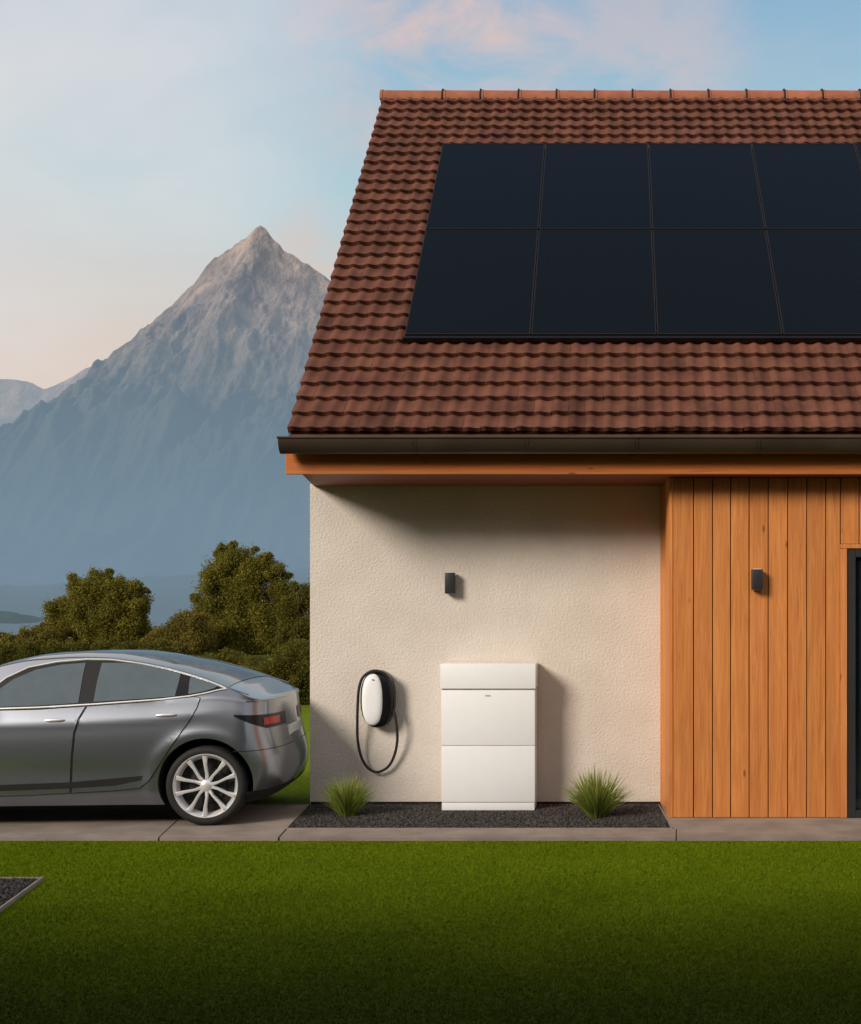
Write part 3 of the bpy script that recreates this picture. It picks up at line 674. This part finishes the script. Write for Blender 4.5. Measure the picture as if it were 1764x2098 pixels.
def sect(xn):
    zb=it(ZB,xn); zs=it(ZT,xn)-it(CR,xn); c=it(CR,xn); pts=[]
    w0=hw_nom(xn,zb)
    for q in (0,.5,.93): pts.append((w0*q,zb))
    bl=min(it(BL,xn),zs-.012)
    zl=list(np.linspace(zb+.012,bl,34))+list(np.linspace(bl,zs,9))[1:]
    for zz in zl: pts.append((hw_nom(xn,zz),zz))
    ys=pts[-1][0]
    for q in (.985,.95,.88,.75,.6,.4,.2,0): pts.append((ys*q,zs+c*(1-q**3.0)))
    return pts
st=np.concatenate([XF+(.85)*(1-np.cos(np.linspace(0,PI/2,22)))[0:-1],np.linspace(-6.0,XW,140)[:-1],XW+(XRr-XW)*np.sin(np.linspace(0,PI/2,34))])
secs=[sect(x) for x in st]; NP=len(secs[0]); V=[];
for x,sc_ in zip(st,secs):
    for side in (-1,1):
        for (y,zz) in sc_:
            xx=x if x<=XW else XW+(x-XW)*(xR(zz)-XW)/(XRr-XW)
            V.append((xx,YC+side*y,zz))
F=[];
for i in range(len(st)-1):
    for k in range(NP-1):
        for s2 in (0,1):
            a=i*2*NP+s2*NP+k; b=(i+1)*2*NP+s2*NP+k
            F.append([a,b,b+1,a+1] if s2==0 else [a,a+1,b+1,b])
car=thing('parked_car','silver grey saloon car parked beside the house','car',(-4.6,YC,0))
body=npmesh('body',V,F,[paint,underm],car,True)
bm=bmesh.new(); bm.from_mesh(body.data); bmesh.ops.remove_doubles(bm,verts=bm.verts,dist=.0004)
bmesh.ops.holes_fill(bm,edges=[e for e in bm.edges if e.is_boundary],sides=0); bmesh.ops.recalc_face_normals(bm,faces=bm.faces); bm.to_mesh(body.data); bm.free()
WR=.303; RX=PX(420,8.97)
def arch_cut(cx):
    m=MB(); m.mi=1
    for (y0,y1) in ((8.7,9.3),(10.36,10.96)): m.lathe([(0,y0),(.348,y0),(.348,y1),(0,y1)],(cx,0,.318),'y',64)
    return m.build('cut',[paint,underm],car)
cuts=[arch_cut(RX),arch_cut(-5.70)]
for c_ in cuts:
    md=body.modifiers.new('b','BOOLEAN'); md.operation='DIFFERENCE'; md.object=c_; md.solver='EXACT'
bpy.context.view_layer.update(); dg=bpy.context.evaluated_depsgraph_get(); nm=bpy.data.meshes.new_from_object(body.evaluated_get(dg)); body.modifiers.clear(); body.data=nm
nm.polygons.foreach_set('use_smooth',np.ones(len(nm.polygons),bool))
try: nm.set_sharp_from_angle(angle=math.radians(42))
except Exception: pass
for c_ in cuts: bpy.data.objects.remove(c_,do_unlink=True)
def surf(px,py):
    d=9.0
    for _ in range(6):
        x,zz=PX(px,d),PZ(py,d); zz=min(zz,it(ZT,to_nom(x,zz))-it(CR,to_nom(x,zz))-.004); d=YC-hw(x,zz)
    return x,zz
def dens(P,step=9,closed=True):
    out=[];n=len(P)
    for i in range(n if closed else n-1):
        a=Vector(P[i]);b=Vector(P[(i+1)%n]); k=max(1,int((b-a).length/step))
        for j in range(k): out.append(tuple(a.lerp(b,j/k)))
    if not closed: out.append(P[-1])
    return out
def patch(pp,off,side=-1,step=.03):
    o2=[]
    for p in pp:
        q=Vector(surf(*p))
        if not o2 or (q-o2[-1]).length>.002: o2.append(q)
    if (o2[0]-o2[-1]).length<.002: o2.pop()
    n=len(o2)
    xs_=[p.x for p in o2]; zs_=[p.y for p in o2]; pts=list(o2)
    def inside(x,y):
        c_=False; j=n-1
        for i in range(n):
            if (o2[i].y>y)!=(o2[j].y>y) and x<(o2[j].x-o2[i].x)*(y-o2[i].y)/(o2[j].y-o2[i].y)+o2[i].x: c_=not c_
            j=i
        return c_
    x=min(xs_)+.001
    while x<max(xs_):
        y=min(zs_)+.001
        while y<max(zs_):
            if inside(x,y) and min((Vector((x,y))-q).length for q in o2)>step*.35: pts.append(Vector((x,y)))
            y+=step
        x+=step
    r=delaunay_2d_cdt(pts,[(i,(i+1)%n) for i in range(n)],[],0,1e-6)
    F=[]
    for f in r[2]:
        c_=sum((r[0][i] for i in f),Vector((0,0)))/len(f)
        if inside(c_.x,c_.y): F.append(list(f))
    V=[(v.x,YC+side*(hw(v.x,v.y)+off),v.y) for v in r[0]]
    return V,F
def loop3(pp,off,side=-1):
    out=[]
    for p in pp:
        x,zz=surf(*p); q=(x,YC+side*(hw(x,zz)+off),zz)
        if not out or (Vector(q)-Vector(out[-1])).length>.003: out.append(q)
    return out
def fixn(o,side):
    bm=bmesh.new(); bm.from_mesh(o.data)
    for f in bm.faces:
        if f.normal.y*side<0: f.normal_flip()
    bm.to_mesh(o.data); bm.free(); return o
DLO=dens([(-26,1444),(-6,1414),(30,1387),(75,1366),(130,1355),(190,1350),(260,1351),(330,1359),(390,1371),(440,1387),(464,1399),(466,1404),(452,1413),(420,1420.5),(390,1426),(330,1432.5),(200,1441.5),(90,1447.5),(0,1450)],10)
FW=dens([(-12,1442),(12,1412),(45,1389),(90,1370),(140,1360.5),(187,1357),(181,1380),(169,1438.5),(90,1443.5),(5,1446)])
RW=dens([(199,1436.5),(208,1395),(219,1357),(262,1357.5),(320,1363),(376,1374),(371,1395),(361,1426),(300,1430.5)])
QW=dens([(388,1422),(391,1400),(395,1382),(420,1388),(444,1397),(450,1402),(440,1410),(420,1416)])
FD=dens([(-40,1454),(90,1451.5),(183,1445.5),(168,1470),(158,1500),(153,1550),(151,1622),(60,1626),(-60,1628),(-62,1540)],9)
RDo=dens([(186,1445.5),(300,1437.5),(400,1427),(411,1430),(404,1450),(385,1482),(350,1530),(325,1570),(308,1598),(290,1613),(240,1618),(154,1622),(156,1550),(161,1500),(171,1470)],9)
for side in (-1,1):
    V,F=patch(DLO,.004,side); o=fixn(npmesh('pillar_trim',V,F,black,car,True),side)
    m=MB(); m.tube(loop3(DLO,.006,side),.0075,6,True); m.build('window_trim',chrome,car,True)
    for W_,D_,hp in ((FW,FD,((103,1474),(140,1473))),(RW,RDo,((323,1465),(362,1463.5)))):
        V,F=patch(D_,.003,side); dr=fixn(npmesh('door',V,F,[paint],car,True),side)
        m=MB(); m.tube(loop3(D_,.002,side),.0035,6,True); m.build('door_seam',darkgap,dr,True)
        V,F=patch(W_,.008,side); fixn(npmesh('window',V,F,carglass,dr,True),side)
        (a,b),(c_,d_)=hp; m=MB(); P=[(a+(c_-a)*k/6,b+(d_-b)*k/6) for k in range(7)]
        m.tube(loop3(P,.010,side),[.006,.012,.013,.013,.013,.012,.006],10); m.build('handle',chrome,dr,True)
    V,F=patch(QW,.008,side); fixn(npmesh('quarter_window',V,F,carglass,car,True),side)
    V,F=patch(dens([(-60,1606),(150,1600),(296,1588),(292,1597),(240,1607),(150,1612),(-60,1618)],9),.006,side); fixn(npmesh('sill_trim',V,F,underm,car,True),side)
def rear_pt(q,zz,off,side):
    xn=XW+(XRr-XW)*math.sin((1-q)*PI/2); y=hw_nom(xn,zz); xx=XW+(xn-XW)*(xR(zz)-XW)/(XRr-XW)
    n=Vector((math.cos(q*PI/2*.9),side*math.sin(q*PI/2*.9),0))
    return Vector((xx,YC+side*y,zz))+n*off
def rear_patch(name,q0,q1,zlo,zhi,off,mat,side,parent,nq=24,nz=5):
    V=[];F=[]
    for i in range(nq+1):
        q=q0+(q1-q0)*i/nq
        for j in range(nz+1):
            zz=zlo(q)+(zhi(q)-zlo(q))*j/nz; V.append(rear_pt(q,zz,off,side))
    for i in range(nq):
        for j in range(nz): a=i*(nz+1)+j; F.append([a,a+1,a+nz+2,a+nz+1])
    o=npmesh(name,V,F,mat,parent,True); bm=bmesh.new(); bm.from_mesh(o.data); 
    if sum(f.normal.x+side*f.normal.y for f in bm.faces)<0: bmesh.ops.reverse_faces(bm,faces=bm.faces)
    bm.to_mesh(o.data); bm.free(); return o
for side in (-1,1):
    rear_patch('lamp_surround',.10,1.0,lambda q:.722+.105*max(0,(q-.45)/.55),lambda q:.818+.022*q,.004,black,side,car,40)
    rear_patch('tail_light',.22,.50,lambda q:.742+.02*q,lambda q:.803,.008,redl,side,car)
    rear_patch('rear_bumper_skirt',.02,.9,lambda q:.17,lambda q:.255,.004,underm,side,car)
    m=MB(); P=[rear_pt(q,.565,.0,side) for q in np.linspace(1.0,.05,22)]; m.tube(P,.003,6); m.build('bumper_seam',darkgap,car,True)
m=MB(); P=[rear_pt(q,.935,.002,-1) for q in np.linspace(.8,0.01,18)]+[rear_pt(q,.935,.002,1) for q in np.linspace(0.01,.8,18)]
m.tube(P,.006,6); m.build('boot_lip',paint,car,True)
m=MB(); m.box(-2.575,-2.545,YC-.24,YC+.24,.60,.70,bev=.004); m.build('number_plate',whitep,car)
V=[];F=[];sel=[(x,s_) for x,s_ in zip(st,secs) if -5.32<x<-2.90]
for x,sc_ in sel:
    ys=sc_[NP-9][0]
    for q in np.linspace(-.95,.95,21):
        zz=it(ZT,x)-it(CR,x)+it(CR,x)*(1-abs(q)**3.0)+.004; V.append((x,YC+ys*q,zz))
for i in range(len(sel)-1):
    for k in range(20): a=i*21+k; F.append([a,a+21,a+22,a+1])
npmesh('roof_glass',V,F,roofglass,car,True)
for side in (-1,1):
    m=MB(); P=[]
    for x in np.linspace(-5.1,-2.75,40):
        zs=it(ZT,x)-it(CR,x); P.append((x,YC+side*(hw_nom(x,zs-.001)*.975),zs+.006))
    m.tube(P,.006,6); m.build('roof_rail',paint,car,True)
    m=MB(); bm=bmesh.new(); bmesh.ops.create_uvsphere(bm,u_segments=20,v_segments=12,radius=1); cxm=-4.78
    V=[(cxm+v.co.x*.10,YC+side*(.96)+v.co.y*.085,.925+v.co.z*.06) for v in bm.verts]; bm.verts.index_update(); m.add(V,[[v.index for v in f.verts] for f in bm.faces]); bm.free()
    m.tube([(cxm,YC+side*.80,.89),(cxm,YC+side*.93,.91)],.02,8); m.build('wing_mirror',paint,car,True)
    m=MB(); bm=bmesh.new(); bmesh.ops.create_uvsphere(bm,u_segments=16,v_segments=10,radius=1)
    V=[(-6.45+v.co.x*.22,YC+side*.60+v.co.y*.14,.60+v.co.z*.055) for v in bm.verts]; bm.verts.index_update(); m.add(V,[[v.index for v in f.verts] for f in bm.faces]); bm.free(); m.build('headlight',carglass,car,True)
def wheel(cx,side):
    yo=YC+side*(YC-8.975); s=side; c=(cx,yo,WR)
    w=.20
    def pf(L): return [(r,-s*h) for r,h in L]
    m=MB(); m.lathe(pf([(.240,.018),(.246,.006),(.266,.000),(.285,.006),(.297,.022),(WR,.045),(WR,w-.04),(.295,w-.015),(.27,w),(.225,w),(.222,w-.02),(.222,.03)]),c,'y',72,True)
    ty=m.build('wheel',rubber,car,True)
    m=MB(); m.lathe(pf([(.222,w-.02),(.215,.12),(.205,.06),(.220,.03),(.230,.012),(.238,.004),(.243,.010),(.241,.022)]),c,'y',72)
    m.build('rim',rimm,ty,True)
    m=MB()
    for k in range(10):
        a0=2*PI*k/10+PI/2; a=a0+(.075 if k%2 else -.075)
        a_out=a0+(-.035 if k%2 else .035)
        V=[]
        for (r,wd,h,an) in ((.035,.013,.026,a),(.09,.0095,.016,a0+(a-a0)*.6),(.16,.011,.010,a_out),(.229,.019,.010,a_out)):
            for (t_,hh) in ((-1,h+.003),(-.55,h-.003),(.55,h-.003),(1,h+.003),(1,h+.03),(-1,h+.03)):
                x=r*math.cos(an)-t_*wd*math.sin(an); z_=r*math.sin(an)+t_*wd*math.cos(an); V.append((cx+x,yo-s*hh,WR+z_))
        F=[[q*6+i,q*6+(i+1)%6,(q+1)*6+(i+1)%6,(q+1)*6+i] for q in range(3) for i in range(6)]
        m.add(V,F)
    m.lathe(pf([(0,.010),(.024,.010),(.030,.014),(.044,.022),(.046,.05)]),c,'y',36)
    m.build('spokes',rimm,ty,True)
    m=MB(); m.lathe(pf([(0.0,.085),(.215,.085)]),c,'y',48); m.build('inner_disc',underm,ty)
    m=MB(); m.lathe(pf([(0.05,.072),(.135,.072),(.135,.08)]),c,'y',48); m.build('brake_disc',charcoal,ty,True)
for cx_ in (RX,-5.70):
    for side in (-1,1): wheel(cx_,side)
m=MB(); m.box(-6.3,-2.85,YC-.72,YC+.72,.13,.2); m.build('underbody',underm,car)
th=math.radians(4.0); pv=Vector((RX,8.98,0)); dlt=car.location-pv
car.location=pv+Matrix.Rotation(th,3,'Z')@dlt; car.rotation_euler=(0,0,th)
print('done')
